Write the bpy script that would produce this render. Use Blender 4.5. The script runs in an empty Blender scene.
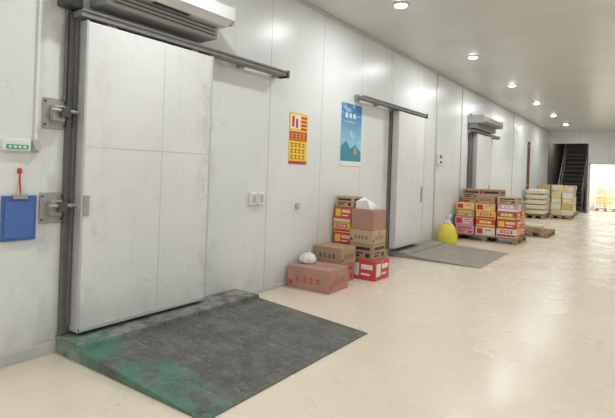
import bpy, bmesh, math, random
from mathutils import Vector, Matrix, noise
random.seed(7)
sc = bpy.context.scene
COL = sc.collection

# ---------------------------------------------------------------- materials
def mat_base(name):
    m = bpy.data.materials.new(name); m.use_nodes = True
    nt = m.node_tree; b = nt.nodes["Principled BSDF"]
    return m, nt, b
def N(nt, t, **kw):
    n = nt.nodes.new(t)
    for k, v in kw.items(): setattr(n, k, v)
    return n
def math_n(nt, op, a, b=None, c=None, clamp=False):
    n = nt.nodes.new('ShaderNodeMath'); n.operation = op; n.use_clamp = clamp
    for i, v in enumerate((a, b, c)):
        if v is None: continue
        if isinstance(v, (int, float)): n.inputs[i].default_value = v
        else: nt.links.new(v, n.inputs[i])
    return n.outputs[0]
def mix_c(nt, f, a, b):
    n = nt.nodes.new('ShaderNodeMix'); n.data_type = 'RGBA'
    for s, v in ((n.inputs[0], f), (n.inputs[6], a), (n.inputs[7], b)):
        if isinstance(v, (int, float)): s.default_value = v
        elif isinstance(v, tuple): s.default_value = (*v, 1)
        else: nt.links.new(v, s)
    return n.outputs[2]
def noise_n(nt, scale, detail=4, sv=(1, 1, 1), rough=0.55):
    g = N(nt, 'ShaderNodeNewGeometry'); mp = N(nt, 'ShaderNodeMapping')
    mp.inputs['Scale'].default_value = sv
    nt.links.new(g.outputs['Position'], mp.inputs[0])
    n = N(nt, 'ShaderNodeTexNoise'); n.inputs['Scale'].default_value = scale
    n.inputs['Detail'].default_value = detail; n.inputs['Roughness'].default_value = rough
    nt.links.new(mp.outputs[0], n.inputs['Vector'])
    return n.outputs['Fac']
def pos(nt):
    g = N(nt, 'ShaderNodeNewGeometry'); s = N(nt, 'ShaderNodeSeparateXYZ')
    nt.links.new(g.outputs['Position'], s.inputs[0]); return s.outputs
def mrange(nt, v, a, b, c=0.0, d=1.0):
    n = N(nt, 'ShaderNodeMapRange'); n.interpolation_type = 'SMOOTHSTEP'
    nt.links.new(v, n.inputs[0])
    for i, x in enumerate((a, b, c, d)): n.inputs[i + 1].default_value = x
    return n.outputs[0]
def line_mask(nt, coord, spacing, width, off=0.0):
    v = math_n(nt, 'ADD', coord, off + 1000 * spacing)
    m = math_n(nt, 'MODULO', v, spacing)
    return math_n(nt, 'LESS_THAN', m, width)

_c = {}
def plain(name, col, rough=0.5, metal=0.0, var=0.12, scale=9, bump=0.0, emit=0, spec=0.5):
    k = (name,)
    if k in _c: return _c[k]
    m, nt, b = mat_base(name)
    f = noise_n(nt, scale, 4)
    lo = tuple(max(0, c * (1 - var)) for c in col); hi = tuple(min(1, c * (1 + var)) for c in col)
    nt.links.new(mix_c(nt, f, lo, hi), b.inputs['Base Color'])
    b.inputs['Roughness'].default_value = rough; b.inputs['Metallic'].default_value = metal
    b.inputs['Specular IOR Level'].default_value = spec
    if emit:
        b.inputs['Emission Color'].default_value = (*col, 1); b.inputs['Emission Strength'].default_value = emit
    if bump:
        bn = N(nt, 'ShaderNodeBump'); bn.inputs['Strength'].default_value = bump; bn.inputs['Distance'].default_value = .01
        nt.links.new(f, bn.inputs['Height']); nt.links.new(bn.outputs[0], b.inputs['Normal'])
    _c[k] = m; return m

def wall_mat(name, col, spacing=1.15, axis=1, off=0.1, rough=.27, k=1.0, grime_y=()):
    m, nt, b = mat_base(name)
    p = pos(nt)
    n1 = mrange(nt, noise_n(nt, 1.3, 6), .35, .75)
    n2 = mrange(nt, noise_n(nt, 7, 8, (1, 1, .35), .7), .54, .76)
    n3 = mrange(nt, noise_n(nt, 22, 6, (1, .4, 1), .7), .62, .70)
    c = mix_c(nt, math_n(nt, 'MULTIPLY', n1, .4 * k), col, tuple(x * .88 for x in col))
    c = mix_c(nt, math_n(nt, 'MULTIPLY', n2, .13 * k), c, (.42, .43, .42))
    st = mrange(nt, noise_n(nt, 9, 4, (1, 1, .05), .6), .58, .75)
    c = mix_c(nt, math_n(nt, 'MULTIPLY', st, .08 * k), c, (.36, .35, .32))
    low = mrange(nt, p[2], 0.1, 1.7, 1.0, 0.1)
    c = mix_c(nt, math_n(nt, 'MULTIPLY', math_n(nt, 'MULTIPLY', n3, low), .5 * k), c, (.30, .29, .27))
    d = math_n(nt, 'ABSOLUTE', math_n(nt, 'SUBTRACT', noise_n(nt, 2.3, 3, (1, .6, 1)), .52))
    sc_ = math_n(nt, 'MULTIPLY', math_n(nt, 'LESS_THAN', d, .0025), mrange(nt, noise_n(nt, 3.1, 2), .54, .6))
    c = mix_c(nt, math_n(nt, 'MULTIPLY', sc_, .14 * k), c, (.3, .3, .3))
    for gy in grime_y:
        dd = math_n(nt, 'ABSOLUTE', math_n(nt, 'SUBTRACT', p[1], gy))
        gm = math_n(nt, 'MULTIPLY', mrange(nt, dd, .03, .32, 1, 0), mrange(nt, noise_n(nt, 5, 8, (1, 1, .6), .7), .45, .68))
        c = mix_c(nt, math_n(nt, 'MULTIPLY', gm, .32), c, (.32, .29, .24))
    ln = line_mask(nt, p[axis], spacing, .012, off)
    c = mix_c(nt, math_n(nt, 'MULTIPLY', ln, .5), c, (.25, .25, .25))
    dirt = mrange(nt, p[2], 0.0, .55, .75, 0.0)
    c = mix_c(nt, math_n(nt, 'MULTIPLY', dirt, noise_n(nt, 5, 6)), c, (.28, .26, .23))
    nt.links.new(c, b.inputs['Base Color'])
    b.inputs['Roughness'].default_value = rough
    bn = N(nt, 'ShaderNodeBump'); bn.inputs['Strength'].default_value = .25; bn.inputs['Distance'].default_value = .02
    h = math_n(nt, 'SUBTRACT', noise_n(nt, 2.2, 3), ln)
    nt.links.new(h, bn.inputs['Height']); nt.links.new(bn.outputs[0], b.inputs['Normal'])
    return m

M_wall = wall_mat('wall_panel_paint', (.80, .82, .82), rough=.32, grime_y=(1.95, 3.5, 7.8))
M_wall2 = wall_mat('end_wall_paint', (.76, .77, .76), 1.2, 0)
M_leaf = wall_mat('door_leaf_paint', (.80, .81, .80), 50, 1, 3, k=1.3, rough=.4, grime_y=(2.06, 3.39))

def ceil_mat():
    m, nt, b = mat_base('ceiling_panel')
    p = pos(nt)
    n1 = mrange(nt, noise_n(nt, 1.1, 4), .3, .7)
    c = mix_c(nt, n1, (.70, .71, .67), (.64, .65, .61))
    ln = line_mask(nt, p[1], 1.15, .012, .1)
    c = mix_c(nt, math_n(nt, 'MULTIPLY', ln, .25), c, (.3, .3, .3))
    nt.links.new(c, b.inputs['Base Color']); b.inputs['Roughness'].default_value = .3
    b.inputs['Specular IOR Level'].default_value = .45
    bn = N(nt, 'ShaderNodeBump'); bn.inputs['Strength'].default_value = .2; bn.inputs['Distance'].default_value = .02
    nt.links.new(noise_n(nt, 1.5, 2), bn.inputs['Height']); nt.links.new(bn.outputs[0], b.inputs['Normal'])
    return m
M_ceil = ceil_mat()

def floor_mat():
    m, nt, b = mat_base('floor_sealed_concrete')
    p = pos(nt)
    n1 = mrange(nt, noise_n(nt, .9, 3), .3, .7)
    c = mix_c(nt, n1, (.79, .70, .57), (.75, .665, .54))
    n2 = mrange(nt, noise_n(nt, 2.4, 7, (1, 1, 1), .65), .52, .82)
    c = mix_c(nt, math_n(nt, 'MULTIPLY', n2, .16), c, (.42, .36, .28))
    n4 = mrange(nt, noise_n(nt, 40, 4), .70, .76)
    c = mix_c(nt, math_n(nt, 'MULTIPLY', n4, .3), c, (.30, .26, .22))
    for sc1, wd_, lv, thr in ((1.4, .0018, .55, .54), (3.0, .0032, .47, .58)):
        d = math_n(nt, 'ABSOLUTE', math_n(nt, 'SUBTRACT', noise_n(nt, sc1, 2), lv))
        scr = math_n(nt, 'MULTIPLY', math_n(nt, 'LESS_THAN', d, wd_), mrange(nt, noise_n(nt, sc1 * 1.3 + .7, 2), thr, thr + .08))
        c = mix_c(nt, math_n(nt, 'MULTIPLY', scr, .3), c, (.30, .27, .24))
    l1 = line_mask(nt, p[0], .8, .006, .2); l2 = line_mask(nt, p[1], .8, .006, .3)
    ln = math_n(nt, 'MAXIMUM', l1, l2)
    c = mix_c(nt, math_n(nt, 'MULTIPLY', ln, .12), c, (.35, .31, .26))
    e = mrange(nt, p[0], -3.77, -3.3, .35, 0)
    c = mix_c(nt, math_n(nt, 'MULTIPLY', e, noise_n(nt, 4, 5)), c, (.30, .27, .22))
    nt.links.new(c, b.inputs['Base Color'])
    nt.links.new(mrange(nt, noise_n(nt, 1.2, 3), .35, .65, .24, .31), b.inputs['Roughness'])
    b.inputs['Specular IOR Level'].default_value = .38
    return m
M_floor = floor_mat()

def ramp_mat(name, green, base1, base2):
    m, nt, b = mat_base(name)
    p = pos(nt)
    n1 = mrange(nt, noise_n(nt, 6, 8, (1, 1, 1), .7), .35, .68)
    c = mix_c(nt, n1, base1, base2)
    n2 = mrange(nt, noise_n(nt, 30, 5), .55, .68)
    c = mix_c(nt, math_n(nt, 'MULTIPLY', n2, .36), c, (.32, .31, .28))
    n5 = mrange(nt, noise_n(nt, 7, 6, (.35, 3, 1), .7), .55, .7)
    c = mix_c(nt, math_n(nt, 'MULTIPLY', n5, .32), c, (.38, .38, .35))
    if green:
        e1 = mrange(nt, p[1], 2.0, 2.75, .18, -.06)
        e2 = mrange(nt, p[0], -3.6, -3.0, .09, 0.0)
        g = math_n(nt, 'ADD', math_n(nt, 'ADD', noise_n(nt, 3.4, 9, (1, 1, 1), .75), e1), e2)
        g = mrange(nt, g, .57, .74)
        c = mix_c(nt, math_n(nt, 'MULTIPLY', g, .65), c, (.065, .24, .165))
    t = math_n(nt, 'MULTIPLY', mrange(nt, p[0], -3.44, -3.38, 1, 0), mrange(nt, noise_n(nt, 6, 8, (1, 1, 1), .7), .38, .6))
    c = mix_c(nt, math_n(nt, 'MULTIPLY', t, .55), c, (.42, .40, .36))
    nt.links.new(c, b.inputs['Base Color']); b.inputs['Roughness'].default_value = .5
    bn = N(nt, 'ShaderNodeBump'); bn.inputs['Strength'].default_value = .4; bn.inputs['Distance'].default_value = .01
    nt.links.new(noise_n(nt, 22, 5), bn.inputs['Height']); nt.links.new(bn.outputs[0], b.inputs['Normal'])
    return m
M_ramp1 = ramp_mat('ramp_worn_green_paint', True, (.065, .068, .062), (.135, .135, .122))
M_ramp2 = ramp_mat('ramp_worn_concrete', False, (.25, .22, .185), (.35, .315, .27))

M_dark = plain('dark_steel', (.09, .09, .09), .5, .2)
M_jamb = plain('dark_jamb', (.15, .145, .14), .6, .1, .35, 14)
M_rub = plain('black_rubber', (.05, .05, .05), .7)
M_steel = plain('worn_steel', (.42, .41, .39), .45, .4, .3, 20)
M_rail = plain('rail_steel', (.24, .235, .23), .45, .3, .3, 8)
M_grey = plain('grey_enamel', (.5, .5, .49), .4)
M_seam = plain('panel_seam', (.62, .63, .63), .4)
M_casing = plain('casing_enamel', (.78, .79, .78), .35, 0, .1, 5)
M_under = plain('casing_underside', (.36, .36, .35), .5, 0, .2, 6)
M_white = plain('white_plastic', (.82, .82, .80), .35, var=.04)
M_alu = plain('aluminium_trim', (.6, .6, .6), .35, .4)
M_base = plain('skirting_grey', (.55, .55, .53), .5, 0, .25, 5)
M_green = plain('sign_green', (.04, .42, .22), .5, var=.05)
M_blue = plain('folder_blue', (.06, .13, .38), .35, var=.1)
M_red = plain('red_plastic', (.55, .04, .03), .4)
M_wood = plain('pallet_wood', (.35, .24, .13), .8, 0, .3, 14, .3)
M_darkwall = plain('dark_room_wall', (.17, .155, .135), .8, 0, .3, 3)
M_stair = plain('dark_stair_paint', (.36, .33, .30), .6, 0, .3, 5)
M_brownpipe = plain('brown_pipe', (.16, .09, .06), .5)
M_lamp = plain('lamp_glow', (1, 1, .97), .5, emit=14, var=0)
M_yel = plain('yellow_print', (.85, .62, .05), .5, var=.08)
M_redp = plain('red_print', (.60, .035, .04), .5, var=.12)
M_wp = plain('white_print', (.85, .84, .80), .5, var=.05)
M_blk = plain('black_print', (.03, .03, .03), .5)
M_tape = plain('packing_tape', (.50, .36, .19), .2, var=.1)
CARD = {
 'brown': plain('cardboard_brown', (.44, .29, .19), .8, 0, .14, 6),
 'tan': plain('cardboard_tan', (.54, .39, .25), .8, 0, .14, 6),
 'pinkbrown': plain('cardboard_pinkbrown', (.46, .25, .20), .8, 0, .14, 6),
 'maroon': plain('cardboard_maroon', (.40, .12, .10), .7, 0, .15, 6),
 'red': plain('cardboard_red', (.62, .07, .07), .55, 0, .15, 6),
 'yellow': plain('cardboard_yellow', (.80, .54, .12), .55, 0, .15, 6),
 'pink': plain('cardboard_pink', (.66, .36, .42), .6, 0, .12, 6),
 'white': plain('cardboard_white', (.74, .70, .62), .6, 0, .08, 6),
 'cream': plain('cardboard_cream', (.70, .62, .40), .6, 0, .1, 6),
}
def bag_mat(name, col, trans):
    m, nt, b = mat_base(name)
    f = noise_n(nt, 14, 5)
    nt.links.new(mix_c(nt, f, tuple(c * .85 for c in col), col), b.inputs['Base Color'])
    b.inputs['Roughness'].default_value = .25
    b.inputs['Subsurface Weight'].default_value = trans
    b.inputs['Subsurface Radius'].default_value = (.05, .05, .05)
    return m
M_bagw = bag_mat('bag_white_film', (.85, .85, .83), .15)
M_bagy = bag_mat('bag_yellow_film', (.88, .76, .08), .2)
M_sack = plain('sack_weave', (.74, .70, .52), .7, 0, .12, 10, .2)

# ---------------------------------------------------------------- mesh builder
class B:
    def __init__(s): s.bm = bmesh.new(); s.mats = []
    def mi(s, m):
        if m not in s.mats: s.mats.append(m)
        return s.mats.index(m)
    def _merge(s, t, m, mtx=None):
        i = s.mi(m)
        for f in t.faces: f.material_index = i
        if mtx: bmesh.ops.transform(t, matrix=mtx, verts=t.verts)
        me = bpy.data.meshes.new('tmp'); t.to_mesh(me); t.free()
        s.bm.from_mesh(me); bpy.data.meshes.remove(me)
    def box(s, x0, x1, y0, y1, z0, z1, m, bev=0, mtx=None):
        t = bmesh.new(); bmesh.ops.create_cube(t, size=1)
        for v in t.verts:
            v.co = Vector(((x0 + x1) / 2 + v.co.x * (x1 - x0), (y0 + y1) / 2 + v.co.y * (y1 - y0), (z0 + z1) / 2 + v.co.z * (z1 - z0)))
        if bev: bmesh.ops.bevel(t, geom=t.edges[:], offset=bev, segments=2, affect='EDGES', profile=.5)
        s._merge(t, m, mtx); return s
    def cyl(s, p0, p1, r, m, seg=16, r2=None):
        p0 = Vector(p0); p1 = Vector(p1); d = p1 - p0
        t = bmesh.new(); bmesh.ops.create_cone(t, cap_ends=True, segments=seg, radius1=r, radius2=r if r2 is None else r2, depth=d.length)
        q = d.to_track_quat('Z', 'Y').to_matrix().to_4x4()
        s._merge(t, m, Matrix.Translation((p0 + p1) / 2) @ q); return s
    def poly(s, vs, fs, m):
        t = bmesh.new(); vv = [t.verts.new(v) for v in vs]
        for f in fs: t.faces.new([vv[i] for i in f])
        bmesh.ops.recalc_face_normals(t, faces=t.faces)
        s._merge(t, m); return s
    def lathe(s, prof, m, seg=40, wob=.0, seed=0, sx=1, sy=1, c=(0, 0, 0)):
        t = bmesh.new(); rings = []
        for (r, z) in prof:
            ring = []
            for k in range(seg):
                a = 2 * math.pi * k / seg
                n = noise.noise(Vector((math.cos(a) * 2.2 + seed, math.sin(a) * 2.2, z * 9)))
                n2 = noise.noise(Vector((math.cos(a) * 6 + seed, math.sin(a) * 6, z * 14)))
                rr = r * (1 + wob * n + wob * .6 * n2)
                ring.append(t.verts.new((c[0] + rr * math.cos(a) * sx, c[1] + rr * math.sin(a) * sy, c[2] + z)))
            rings.append(ring)
        for i in range(len(rings) - 1):
            for k in range(seg):
                t.faces.new((rings[i][k], rings[i][(k + 1) % seg], rings[i + 1][(k + 1) % seg], rings[i + 1][k]))
        t.faces.new(rings[0][::-1]); t.faces.new(rings[-1])
        bmesh.ops.recalc_face_normals(t, faces=t.faces)
        s._merge(t, m); return s
    def done(s, name, smooth=False, loc=None, rot=0):
        me = bpy.data.meshes.new(name)
        if loc is None:
            xs = [v.co for v in s.bm.verts]
            c = Vector(((min(v.x for v in xs) + max(v.x for v in xs)) / 2, (min(v.y for v in xs) + max(v.y for v in xs)) / 2, min(v.z for v in xs)))
            bmesh.ops.translate(s.bm, vec=-c, verts=s.bm.verts); loc = c
        if smooth:
            for f in s.bm.faces: f.smooth = True
        s.bm.to_mesh(me); s.bm.free()
        for m in s.mats: me.materials.append(m)
        o = bpy.data.objects.new(name, me); COL.objects.link(o); o.location = loc; o.rotation_euler[2] = rot
        return o

# ---------------------------------------------------------------- room shell
WX = -3.77; RX = 2.6; Y0 = -4.0; YE = 25.0; H = 3.73
B().box(WX - .15, RX + .15, Y0 - .15, YE + 5.2, -.12, 0, M_floor).done('floor')
B().box(WX - .15, RX + .15, Y0 - .15, YE + 5.2, H, H + .12, M_ceil).done('ceiling')
B().box(WX - .15, WX, Y0, YE, 0, H, M_wall).done('wall_left')
B().box(RX, RX + .15, Y0, YE, 0, H, M_wall).done('wall_right')
B().box(WX - .15, RX + .15, Y0 - .15, Y0, 0, H, M_wall2).done('wall_back')
w = B()
w.box(WX - .15, -2.12, YE, YE + .15, 3.15, H, M_wall2)
w.box(-2.12, -2.02, YE, YE + .15, 0, H, M_wall2)
w.box(-2.02, -1.02, YE, YE + .15, 2.2, H, M_wall2)
w.box(-1.02, RX + .15, YE, YE + .15, 0, H, M_wall2)
w.done('wall_far')
w = B()
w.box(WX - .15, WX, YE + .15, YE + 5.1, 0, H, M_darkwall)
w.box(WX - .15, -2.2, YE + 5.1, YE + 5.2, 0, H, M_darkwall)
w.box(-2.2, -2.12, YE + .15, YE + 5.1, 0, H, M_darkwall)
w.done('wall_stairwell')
w = B()
w.box(-2.12, -2.06, YE + .15, YE + 5.1, 0, H, M_wall2)
w.box(-2.12, RX + .15, YE + 5.1, YE + 5.2, 0, H, M_wall2)
w.box(RX, RX + .15, YE + .15, YE + 5.1, 0, H, M_wall2)
w.done('wall_storeroom')
B().box(WX, WX + .02, Y0, 1.98, 0, .09, M_base, .004).done('baseboard_left')
B().box(WX, WX + .02, 4.08, 7.95, 0, .05, M_base, .004).done('baseboard_left.001')
B().box(WX, WX + .02, 10.05, YE, 0, .05, M_base, .004).done('baseboard_left.002')
B().box(WX, WX + .04, Y0, YE, H - .04, H, M_alu, .005).done('trim_1')
for i, y in enumerate((10.15, 11.9, 17.6)):
    B().box(WX, WX + .015, y, y + .05, .1, H - .05, M_alu).done('trim_%d' % (i + 2))
B().box(-2.08, -2.02, YE - .03, YE, 0, 2.26, M_alu).box(-1.02, -.96, YE - .03, YE, 0, 2.26, M_alu).box(-2.08, -.96, YE - .03, YE, 2.2, 2.26, M_alu).done('door_frame')

# ---------------------------------------------------------------- ramps
def ramp(name, y0, y1, x1, m, hh=.13):
    b = B(); xa = WX + .004; xb = WX + .36
    vs = []
    for y in (y0, y1): vs += [(xa, y, .002), (xa, y, hh), (xb, y, hh), (xb + .01, y, hh - .035), (x1, y, .008), (x1, y, .002)]
    b.poly(vs, [(0, 1, 2, 3, 4, 5), (11, 10, 9, 8, 7, 6), (1, 7, 8, 2), (2, 8, 9, 3), (3, 9, 10, 4), (4, 10, 11, 5), (0, 6, 7, 1), (0, 5, 11, 6)], m)
    return b.done(name)
ramp('loading_ramp', 1.98, 4.0, -2.07, M_ramp1)
ramp('loading_ramp', 8.0, 10.0, -2.15, M_ramp2, .09)

# ---------------------------------------------------------------- sliding doors
def sliding_door(name, y0, y1, r0, r1, zb=.17, zt=2.61, latch=False, seam=True, j=.04):
    b = B(); xf = -3.60; xw = WX + .002
    b.box(xw, xw + .05, y0 - j, y0 + .02, zb - .03, zt + .06, M_jamb, .004)
    b.box(xw, xw + .05, y1 - .02, y1 + .03, zb - .03, zt + .06, M_grey, .004)
    b.box(xw, xw + .05, y0, y1, zt - .02, zt + .06, M_grey, .004)
    b.box(xw + .02, xf - .10, y0 + .01, y1 - .01, zb - .02, zt - .01, M_rub)
    b.box(xf - .11, xf, y0, y1, zb, zt, M_leaf, .008)
    t = .035
    b.box(xf - .112, xf + .004, y0 - .006, y0 + .014, zb - .005, zt + .005, M_alu, .003)
    b.box(xf - .112, xf + .004, y1 - .014, y1 + .006, zb - .005, zt + .005, M_alu, .003)
    b.box(xf - .112, xf + .004, y0, y1, zb - .008, zb + .025, M_alu, .003)
    if seam:
        ym = (y0 + y1) / 2 + .08
        b.box(xf - .01, xf + .0015, ym - .004, ym + .004, zb + .03, zt - .02, M_seam)
        b.box(xf - .01, xf + .0015, y0 + .02, y1 - .02, 1.62, 1.628, M_seam)
    b.box(xw + .06, xf + .015, r0, r1, zt + .02, zt + .075, M_rail, .006)
    b.box(xf + .015, xf + .03, r0, r1, zt + .06, zt + .075, M_rail)
    n = int((r1 - r0) / .6) + 1
    for i in range(n):
        y = r0 + .06 + (r1 - r0 - .12) * i / max(1, n - 1)
        b.box(xw, xw + .07, y - .03, y + .03, zt, zt + .10, M_steel, .003)
    for y in (y0 + .22, y1 - .22):
        b.box(xf - .06, xf - .02, y - .045, y + .045, zt - .01, zt + .05, M_steel, .003)
    b.box(xw + .05, xf + .03, r1 - .02, r1 + .015, zt, zt + .09, M_dark, .004)
    if latch:
        for z in (1.87, 1.14):
            b.box(xw, xw + .012, y0 - .24, y0 - .06, z - .12, z + .12, M_steel, .004)
            b.box(xw + .012, xw + .08, y0 - .19, y0 - .10, z - .06, z + .06, M_steel, .008)
            b.cyl((xw + .10, y0 - .22, z + .02), (xw + .10, y0 + .06, z + .02), .013, M_steel)
            b.box(xw + .08, xw + .12, y0 - .15, y0 - .08, z - .03, z + .05, M_dark, .006)
            for dy in (-.225, -.075):
                for dz in (-.09, .09): b.cyl((xw + .012, y0 + dy, z + dz), (xw + .02, y0 + dy, z + dz), .009, M_dark, 8)
        b.box(xf, xf + .012, y0 + .01, y0 + .06, 1.08, 1.24, M_steel, .003)
        b.box(xw + .05, xw + .075, y0 - .035, y0 - .012, .2, 3.45, M_jamb, .003)
        b.box(xw, xw + .14, y0 - .16, y0 - .02, 2.70, 2.82, M_dark, .01)
        b.cyl((xw + .03, y0 - .09, 1.98), (xw + .03, y0 - .09, 3.5), .012, M_jamb, 10)
    else:
        b.box(xf, xf + .012, (y1 - .12), (y1 - .06), .95, 1.25, M_steel, .003)
    return b.done(name)
sliding_door('door_1', 2.06, 3.39, 2.0, 4.61, latch=True, j=.07)
sliding_door('door_2', 7.87, 9.11, 6.53, 9.16)
sliding_door('door_3', 12.75, 14.1, 12.4, 14.95, j=.25)  # wide dark jamb strip: its colour stands in for a dark open gap
def air_curtain(y0, y1, mtop, z=2.76, d=.42):
    b = B(); xw = WX + .002
    prof = [(0, .02), (d * .78, .0), (d, .05), (d, .17), (d * .85, .2), (0, .2)]
    vs = [(xw + p[0], y, z + .13 + p[1]) for y in (y0, y1) for p in prof]
    n = len(prof)
    fs = [tuple(range(n)), tuple(range(2 * n - 1, n - 1, -1))] + [(i, (i + 1) % n, n + (i + 1) % n, n + i) for i in range(n)]
    b.poly(vs, fs, mtop)
    b.box(xw, xw + d * .60, y0 + .05, y1 - .05, z + .0, z + .155, M_under, .02)
    for k in range(3):
        zz = z + .03 + k * .035
        b.box(xw + d * .58, xw + d * .615, y0 + .1, y1 - .1, zz, zz + .012, M_dark)
    b.box(xw + d * .35, xw + d * .75, (y0 + y1) / 2 - .2, (y0 + y1) / 2 + .2, z + .13, z + .15, M_dark, .003)
    for y in (y0 + .2, y1 - .2): b.box(xw, xw + .06, y - .03, y + .03, z + .32, z + .4, M_steel)
    for y in (y0 - .012, y1 + .002): b.box(xw, xw + d + .005, y, y + .01, z + .135, z + .335, M_grey, .003)
    return b.done('air_curtain')
air_curtain(2.12, 3.42, M_casing)
air_curtain(12.4, 14.3, M_rail, z=2.72)

# ---------------------------------------------------------------- wall fittings
b = B(); b.box(WX + .001, WX + .045, 1.54, 1.73, 1.565, 1.655, M_white, .008)
b.box(WX + .045, WX + .048, 1.56, 1.71, 1.58, 1.612, M_green)
for i in range(4): b.box(WX + .048, WX + .0495, 1.575 + i * .033, 1.595 + i * .033, 1.588, 1.604, M_wp)
b.done('emergency_light')
b = B(); b.box(WX + .001, WX + .02, 1.765, 1.785, 1.65, H - .05, M_white, .003); b.box(WX + .001, WX + .03, 1.75, 1.80, 1.56, 1.66, M_grey, .01)
b.cyl((WX + .03, 1.775, 1.60), (WX + .06, 1.775, 1.60), .024, M_grey); b.done('switch_conduit')
b = B(); b.box(WX + .012, WX + .03, 1.55, 1.79, .91, 1.24, M_blue, .004)
b.box(WX + .03, WX + .034, 1.57, 1.77, .93, 1.20, plain('folder_sleeve', (.08, .17, .46), .2), .001)
b.box(WX + .012, WX + .045, 1.62, 1.72, 1.215, 1.25, M_steel, .004)
b.box(WX + .001, WX + .012, 1.655, 1.685, 1.20, 1.43, M_white); b.box(WX + .001, WX + .02, 1.655, 1.685, 1.40, 1.44, M_red, .004)
b.cyl((WX + .012, 1.67, 1.40), (WX + .035, 1.67, 1.25), .006, M_red, 8)
b.done('blue_clipboard')
b = B(); b.box(WX + .001, WX + .04, 4.18, 4.29, 1.07, 1.22, M_white, .006); b.box(WX + .001, WX + .04, 4.31, 4.42, 1.07, 1.22, M_white, .006)
for y in (4.235, 4.365): b.box(WX + .04, WX + .045, y - .03, y + .03, 1.10, 1.19, M_grey, .002)
b.done('wall_socket')
b = B(); b.box(WX + .001, WX + .06, 10.26, 10.46, 1.72, 1.98, M_white, .01); b.box(WX + .06, WX + .066, 10.30, 10.42, 1.86, 1.94, M_red); b.cyl((WX + .06, 10.36, 1.78), (WX + .085, 10.36, 1.78), .025, M_dark); b.done('door_control_box')
b = B(); b.box(WX + .001, WX + .03, 5.1, 5.16, .98, 1.06, M_grey, .005); b.done('cable_gland')
B().cyl((WX + .05, 20.2, 1.0), (WX + .05, 20.2, 2.9), .045, M_brownpipe).box(WX + .001, WX + .06, 20.12, 20.28, 2.7, 2.76, M_steel).box(WX + .001, WX + .06, 20.12, 20.28, 1.2, 1.26, M_steel).done('wall_pipe')

# posters
yc, zc = 5.11, 1.91
b = B(); X = WX + .002
def pr(b, y0, y1, z0, z1, m, lift=1): b.box(X + .004, X + .0045 + .0008 * lift, y0, y1, z0, z1, m)
b.box(X, X + .004, yc - .2, yc + .2, zc - .335, zc + .335, plain('poster_yellow', (.88, .66, .05), .35, var=.05))
pr(b, yc - .2, yc + .2, zc + .10, zc + .335, M_yel)
pr(b, yc - .18, yc + .03, zc + .13, zc + .31, M_wp, 2)
pr(b, yc - .15, yc - .10, zc + .15, zc + .29, M_redp, 3); pr(b, yc - .07, yc - .02, zc + .14, zc + .26, M_redp, 3)
for i, z in enumerate((.28, .23, .18, .13)): pr(b, yc + .05, yc + .18, zc + z - .015, zc + z + .015, M_redp, 2)
pr(b, yc - .19, yc + .19, zc - .03, zc + .09, M_redp)
for i in range(4):
    y = yc - .165 + i * .085
    pr(b, y, y + .06, zc + .055, zc + .065, M_yel, 2); pr(b, y, y + .06, zc + .025, zc + .033, M_yel, 2); pr(b, y + .025, y + .035, zc - .015, zc + .075, M_yel, 2); pr(b, y, y + .06, zc - .012, zc - .002, M_yel, 2)
for r in range(3):
    for i in range(4):
        y = yc - .165 + i * .085; z = zc - .06 - r * .08
        pr(b, y, y + .055, z - .012, z, M_redp, 2); pr(b, y + .02, y + .032, z - .05, z, M_redp, 2); pr(b, y, y + .055, z - .05, z - .04, M_redp, 2)
pr(b, yc - .2, yc + .2, zc - .335, zc - .295, M_redp)
b.done('safety_poster')

yc, zc = 6.50, 2.07
m, nt, bs = mat_base('poster_blue_sky'); p = pos(nt)
f = mrange(nt, p[2], zc - .35, zc + .45); c = mix_c(nt, f, (.35, .68, .85), (.03, .22, .52))
cl = mrange(nt, noise_n(nt, 5, 5, (1, 1, 2)), .52, .66); c = mix_c(nt, math_n(nt, 'MULTIPLY', cl, .5), c, (.75, .85, .9))
nt.links.new(c, bs.inputs['Base Color']); bs.inputs['Roughness'].default_value = .35
b = B(); b.box(X, X + .004, yc - .31, yc + .31, zc - .48, zc + .48, m)
pr(b, yc - .31, yc + .31, zc - .48, zc - .41, M_wp)
M_hill = plain('poster_green', (.05, .28, .40), .4); M_hill2 = plain('poster_orange', (.65, .30, .14), .4)
b.poly([(X + .0055, yc - .31, zc - .41), (X + .0055, yc - .31, zc - .18), (X + .0055, yc - .15, zc - .09), (X + .0055, yc - .02, zc - .22), (X + .0055, yc + .12, zc - .14), (X + .0055, yc + .31, zc - .26), (X + .0055, yc + .31, zc - .41)], [tuple(range(7))], M_hill)
pr(b, yc + .08, yc + .17, zc - .30, zc - .19, M_hill2, 3)
for i in range(3): pr(b, yc - .2 + i * .12, yc - .13 + i * .12, zc + .26, zc + .33, M_wp, 2)
pr(b, yc - .22, yc + .1, zc + .19, zc + .205, M_yel, 2)
b.done('landscape_poster')

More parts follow.
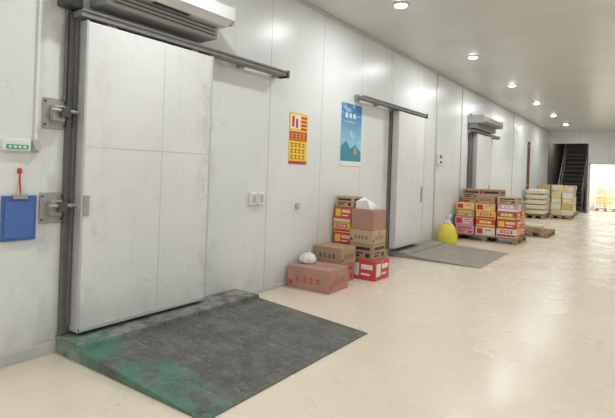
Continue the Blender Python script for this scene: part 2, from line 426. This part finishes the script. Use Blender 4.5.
# ---------------------------------------------------------------- ceiling lamps
def lamp(x, y, P):
    b = B()
    b.lathe([(.105, -.001), (.108, -.010), (.085, -.018)], M_white, 32)
    b.lathe([(.08, -.017), (.078, -.026), (.06, -.036), (.035, -.042), (.01, -.044)], M_lamp, 32)
    o = b.done('ceiling_lamp', True, loc=Vector((x, y, H)))
    l = bpy.data.lights.new('bulb', 'AREA'); l.shape = 'DISK'; l.size = .15; l.energy = P; l.color = (.985, .995, 1)
    lo = bpy.data.objects.new('bulb', l); COL.objects.link(lo); lo.parent = o; lo.location = (0, 0, -.05)
ys = [-3.4] + [-.62 + 3.23 * i for i in range(8)]
for y in ys: lamp(-2.70, y, 24)
for y in ys: lamp(.55, y, 27)  # second row out of view, added to brighten the corridor
o = B().box(-1.9, -.7, YE + 2.4, YE + 2.6, H - .08, H - .002, M_lamp, .01).done('tube_lamp')
l = bpy.data.lights.new('tube', 'POINT'); l.energy = 420; l.shadow_soft_size = .15
lo = bpy.data.objects.new('tube', l); COL.objects.link(lo); lo.parent = o; lo.location = (0, 0, -.3)
o = B().box(-3.3, -2.9, YE + .9, YE + 1.0, H - .06, H - .002, M_white, .01).done('stair_fill_lamp')  # added lamp, no fitting known here; lightens the dark stairwell
l = bpy.data.lights.new('stair_fill', 'POINT'); l.energy = 26; l.shadow_soft_size = .1; l.color = (1, .95, .88)
lo = bpy.data.objects.new('stair_fill', l); COL.objects.link(lo); lo.parent = o; lo.location = (0, 0, -.2)

# ---------------------------------------------------------------- cartons
def carton(x0, x1, y0, y1, z0, h, c, pc=None, style=0, rot=0):
    w, d = (x1 - x0), (y1 - y0)
    b = B(); g = CARD[c]
    b.box(-w / 2, w / 2, -d / 2, d / 2, 0, h, g, .006)
    b.box(-w / 2 + .01, w / 2 - .01, -.024, .024, h - .001, h + .0015, M_tape)
    b.box(-w / 2 - .0012, w / 2 + .0012, -.024, .024, h - .07, h - .004, M_tape)
    b.box(-w / 2 + .01, w / 2 - .01, -.0015, .0015, h, h + .002, M_blk)
    if pc:
        e = .0015
        def fr(u0, u1, z0_, z1_, m, k=1):
            b.box(w * u0, w * u1, -d / 2 - e * k, -d / 2 + .001, h * z0_, h * z1_, m)
            b.box(w / 2 - .001, w / 2 + e * k, d * u0, d * u1, h * z0_, h * z1_, m)
        if style == 0:
            fr(-.38, .38, .62, .80, pc); fr(-.38, -.05, .2, .3, pc); fr(-.38, .1, .38, .46, pc); fr(.2, .38, .15, .42, pc)
        elif style == 1:
            fr(-.46, .46, .12, .34, pc); fr(-.3, .3, .48, .82, pc); fr(-.22, .22, .56, .74, M_wp, 2)
            fr(-.16, -.04, .6, .7, M_redp, 3); fr(.02, .14, .6, .7, M_redp, 3)
        elif style == 2:
            fr(-.42, -.12, .2, .85, pc); fr(-.04, .4, .55, .8, M_wp); fr(-.04, .3, .25, .35, M_wp); fr(0, .36, .62, .74, pc, 2)
        elif style == 3:
            for k in range(4): fr(-.30 + k * .16, -.19 + k * .16, .5, .53, pc); fr(-.30 + k * .16, -.19 + k * .16, .36, .39, pc); fr(-.255 + k * .16, -.235 + k * .16, .3, .6, pc)
            fr(-.46, -.38, .15, .35, pc)
    return b.done('cardboard_carton', loc=Vector(((x0 + x1) / 2, (y0 + y1) / 2, z0)), rot=rot)
G = .003
# -- group beside door 2
carton(-3.73, -3.10, 4.93, 5.40, 0.001, .28, 'pinkbrown', M_redp, 3, .03)
carton(-3.71, -3.28, 5.50, 5.86, 0.001, .25, 'pinkbrown', M_redp, 0)
carton(-3.72, -3.26, 5.50, 5.86, .254, .22, 'brown', M_blk, 3, -.05)
def column(x0, x1, y0, y1, z, items, jit=.012):
    for (c, h, pc, st) in items:
        j = random.uniform(-jit, jit)
        carton(x0 + j, x1 + j, y0 + random.uniform(-.015, .01), y1, z, h, c, pc, st, random.uniform(-.03, .03)); z += h + G
    return z
z1 = column(-3.40, -2.99, 5.95, 6.38, .001, [('red', .27, M_wp, 2)], .005)
z1 = column(-3.41, -3.04, 5.97, 6.36, z1, [('brown', .22, M_blk, 0), ('tan', .19, M_blk, 3)], .015)
z1 = column(-3.41, -3.06, 5.99, 6.36, z1, [('pinkbrown', .28, None, 0)], .01)
z2 = column(-3.73, -3.44, 6.02, 6.38, .001, [('red', .24, M_wp, 2), ('maroon', .2, M_yel, 1), ('red', .16, M_yel, 2), ('yellow', .15, M_redp, 1), ('cream', .05, None, 0), ('red', .16, M_yel, 2)])
carton(-3.72, -3.43, 6.05, 6.33, z2, .16, 'tan', M_blk, 0, -.03)
b = B()
b.poly([(-.12, -.10, 0), (.12, -.11, 0), (.11, .11, 0), (-.12, .10, 0), (-.13, -.09, .10), (.06, -.12, .13), (.10, .10, .06), (-.11, .11, .16)],
       [(3, 2, 1, 0), (4, 5, 6, 7), (0, 1, 5, 4), (1, 2, 6, 5), (2, 3, 7, 6), (3, 0, 4, 7)], M_wp)
b.box(-.10, .08, -.08, .08, .02, .05, M_bagw, .01)
b.done('paper_parcel', loc=Vector((-3.25, 6.12, z1 + .003)))

def bag(name, x, y, z, r, hb, m, mt, seed):
    b = B()
    pr_ = [(r * .80, .0), (r * .96, hb * .06), (r * 1.03, hb * .2), (r, hb * .4), (r * .92, hb * .58), (r * .74, hb * .75), (r * .45, hb * .9)]
    b.lathe(pr_, m, 48, .14, seed)
    b.lathe([(r * .47, hb * .89), (r * .25, hb * 1.0), (r * .12, hb * 1.06), (r * .3, hb * 1.18), (r * .42, hb * 1.28)], mt, 48, .45, seed + 3)
    return b.done(name, True, loc=Vector((x, y, z)))
bag('plastic_bag', -3.60, 5.2, .285, .11, .14, M_bagw, M_bagw, 1)
bag('yellow_bag', -3.50, 10.35, .001, .20, .50, M_bagy, M_bagw, 4)

# -- pallets
def pallet(x0, x1, y0, y1, z0=.001, name='wooden_pallet', rot=0):
    b = B(); w = x1 - x0; d = y1 - y0
    for i in range(7):
        y = -d / 2 + (d - .09) * i / 6
        b.box(-w / 2, w / 2, y, y + .09, .11, .132, M_wood, .003)
    for i in range(3):
        x = -w / 2 + (w - .1) * i / 2
        b.box(x, x + .1, -d / 2, d / 2, 0, .02, M_wood, .003)
        b.box(x, x + .1, -d / 2, d / 2, .09, .11, M_wood, .003)
        for k in range(3):
            y = -d / 2 + (d - .12) * k / 2
            b.box(x, x + .1, y, y + .12, .02, .09, M_wood, .003)
    return b.done(name, loc=Vector(((x0 + x1) / 2, (y0 + y1) / 2, z0)), rot=rot)
pallet(-3.70, -2.28, 11.38, 12.42)
PZ = .136
cols = [(-3.68, -3.23), (-3.22, -2.76), (-2.75, -2.30)]
stacks = [
 [('pink', .20, M_redp, 0), ('pink', .19, M_redp, 2), ('brown', .17, M_yel, 0), ('yellow', .15, M_redp, 2)],
 [('white', .19, M_redp, 2), ('red', .18, M_yel, 1), ('yellow', .18, M_redp, 1), ('yellow', .17, M_redp, 2), ('brown', .2, M_blk, 3)],
 [('white', .20, M_redp, 1), ('red', .19, M_yel, 2), ('maroon', .18, M_yel, 1), ('pink', .18, M_wp, 1), ('tan', .15, M_blk, 0)],
]
for (xa, xb), st in zip(cols, stacks): column(xa + .012, xb - .012, 11.42, 11.86, PZ, st)
stacks2 = [
 [('pink', .20, M_redp, 0), ('red', .20, M_yel, 2), ('yellow', .19, M_yel, 1), ('brown', .2, M_redp, 2), ('brown', .24, M_blk, 0)],
 [('brown', .2, None, 0), ('red', .2, M_yel, 2), ('brown', .2, None, 0), ('yellow', .2, M_redp, 1), ('brown', .24, M_blk, 0)],
 [('red', .2, M_yel, 2), ('yellow', .2, M_redp, 1), ('red', .2, M_yel, 1), ('tan', .2, M_blk, 0)],
]
for (xa, xb), st in zip(cols, stacks2): column(xa + .012, xb - .012, 11.92, 12.38, PZ, st)
# flat pallet + flattened cartons past the stack
pallet(-2.75, -1.95, 13.3, 14.5)
carton(-2.68, -2.1, 13.5, 14.0, .136, .07, 'tan', None, 0, .1)
carton(-2.6, -2.15, 13.5, 13.9, .212, .06, 'cream', None, 0, -.15)

# -- far pallets with sacks and cartons
def sack(x, y, z, w, d, h, mat=M_sack, rot=0):
    b = B(); t = bmesh.new(); bmesh.ops.create_cube(t, size=2)
    bmesh.ops.subdivide_edges(t, edges=t.edges[:], cuts=7, use_grid_fill=True)
    for v in t.verts:
        u = v.co.copy(); rr = (1 - .35 * abs(u.x) ** 4) * (1 - .3 * abs(u.y) ** 4)
        zz = u.z * rr
        n = noise.noise(Vector((u.x * 2 + x * 5, u.y * 2 + y, u.z + z * 7))) * .08
        v.co = Vector((u.x * w / 2 * (1 - .08 * abs(u.y) ** 4), u.y * d / 2 * (1 - .06 * abs(u.x) ** 4), h / 2 + zz * h / 2 * (1 + n)))
    b._merge(t, mat)
    b.cyl((-w * .3, -d / 2 * .97, h / 2), (w * .3, -d / 2 * .97, h / 2), .012, M_yel, 8)
    return b.done('grain_sack', True, loc=Vector((x, y, z)), rot=rot)
pallet(-3.68, -2.98, 19.4, 20.5); pallet(-2.9, -2.2, 20.2, 21.3); pallet(-3.68, -2.3, 22.3, 23.3)
for k in range(5):
    sack(-3.33, 19.68, .14 + k * .19, .68, .50, .185, rot=random.uniform(-.04, .04))
    sack(-3.33, 20.22, .14 + k * .19, .68, .50, .185, rot=random.uniform(-.04, .04))
zc_ = ['cream', 'white', 'cream', 'yellow', 'tan']
for xa in (-2.88, -2.54):
    column(xa, xa + .32, 20.25, 20.7, PZ, [(random.choice(zc_), .21, random.choice([M_yel, M_wp, M_wp]), random.randint(0, 2)) for _ in range(4)])
    column(xa, xa + .32, 20.8, 21.25, PZ, [(random.choice(zc_), .21, random.choice([M_yel, M_redp]), random.randint(0, 2)) for _ in range(5)])
for i, xa in enumerate((-3.66, -3.2, -2.74)):
    column(xa, xa + .42, 22.35, 22.8, PZ, [(random.choice(zc_), .22, random.choice([M_yel, M_redp, M_wp]), random.randint(0, 2)) for _ in range(5)])
# goods inside bright storeroom
pallet(-1.95, -1.15, 27.2, 28.2)
for xa in (-1.93, -1.53):
    column(xa, xa + .37, 27.25, 27.7, PZ, [('cream', .25, M_wp, 1), ('yellow', .25, M_wp, 0), ('cream', .25, M_wp, 2), ('white', .25, M_yel, 0)])

# -- steel staircase in the stairwell
b = B()
for x in (-3.5, -2.45):
    b.poly([(x, 26.0, .001), (x, 26.25, .001), (x, 29.3, 2.9), (x, 29.3, 3.15), (x + .04, 26.0, .001), (x + .04, 26.25, .001), (x + .04, 29.3, 2.9), (x + .04, 29.3, 3.15)],
           [(0, 1, 2, 3), (7, 6, 5, 4), (0, 4, 5, 1), (1, 5, 6, 2), (2, 6, 7, 3), (3, 7, 4, 0)], M_stair)
    b.cyl((x + .02, 26.1, .95), (x + .02, 29.0, 3.6), .025, M_alu, 10)
    for k in range(4): y = 26.2 + k * .65; z = (y - 26.1) * .95; b.cyl((x + .02, y, z), (x + .02, y, z + .93), .016, M_alu, 8)
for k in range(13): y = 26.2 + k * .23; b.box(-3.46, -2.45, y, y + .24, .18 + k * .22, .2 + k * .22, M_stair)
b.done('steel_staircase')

# ---------------------------------------------------------------- world, camera
wd = bpy.data.worlds.new('world'); sc.world = wd; wd.use_nodes = True
wd.node_tree.nodes['Background'].inputs[0].default_value = (.9, .95, 1, 1); wd.node_tree.nodes['Background'].inputs[1].default_value = .3
cam = bpy.data.cameras.new('camera'); co = bpy.data.objects.new('camera', cam); COL.objects.link(co)
co.matrix_world = Matrix.Translation((0, 0, 1.5)) @ Matrix.Rotation(math.radians(35), 4, 'Z') @ Matrix.Rotation(math.radians(90), 4, 'X') @ Matrix.Rotation(math.radians(2), 4, 'Z')
cam.sensor_width = 36; cam.lens = 28.1; cam.shift_y = -.0631; cam.shift_x = -.0022; cam.clip_start = .05
sc.camera = co
sc.view_settings.view_transform = 'Standard'; sc.view_settings.look = 'None'
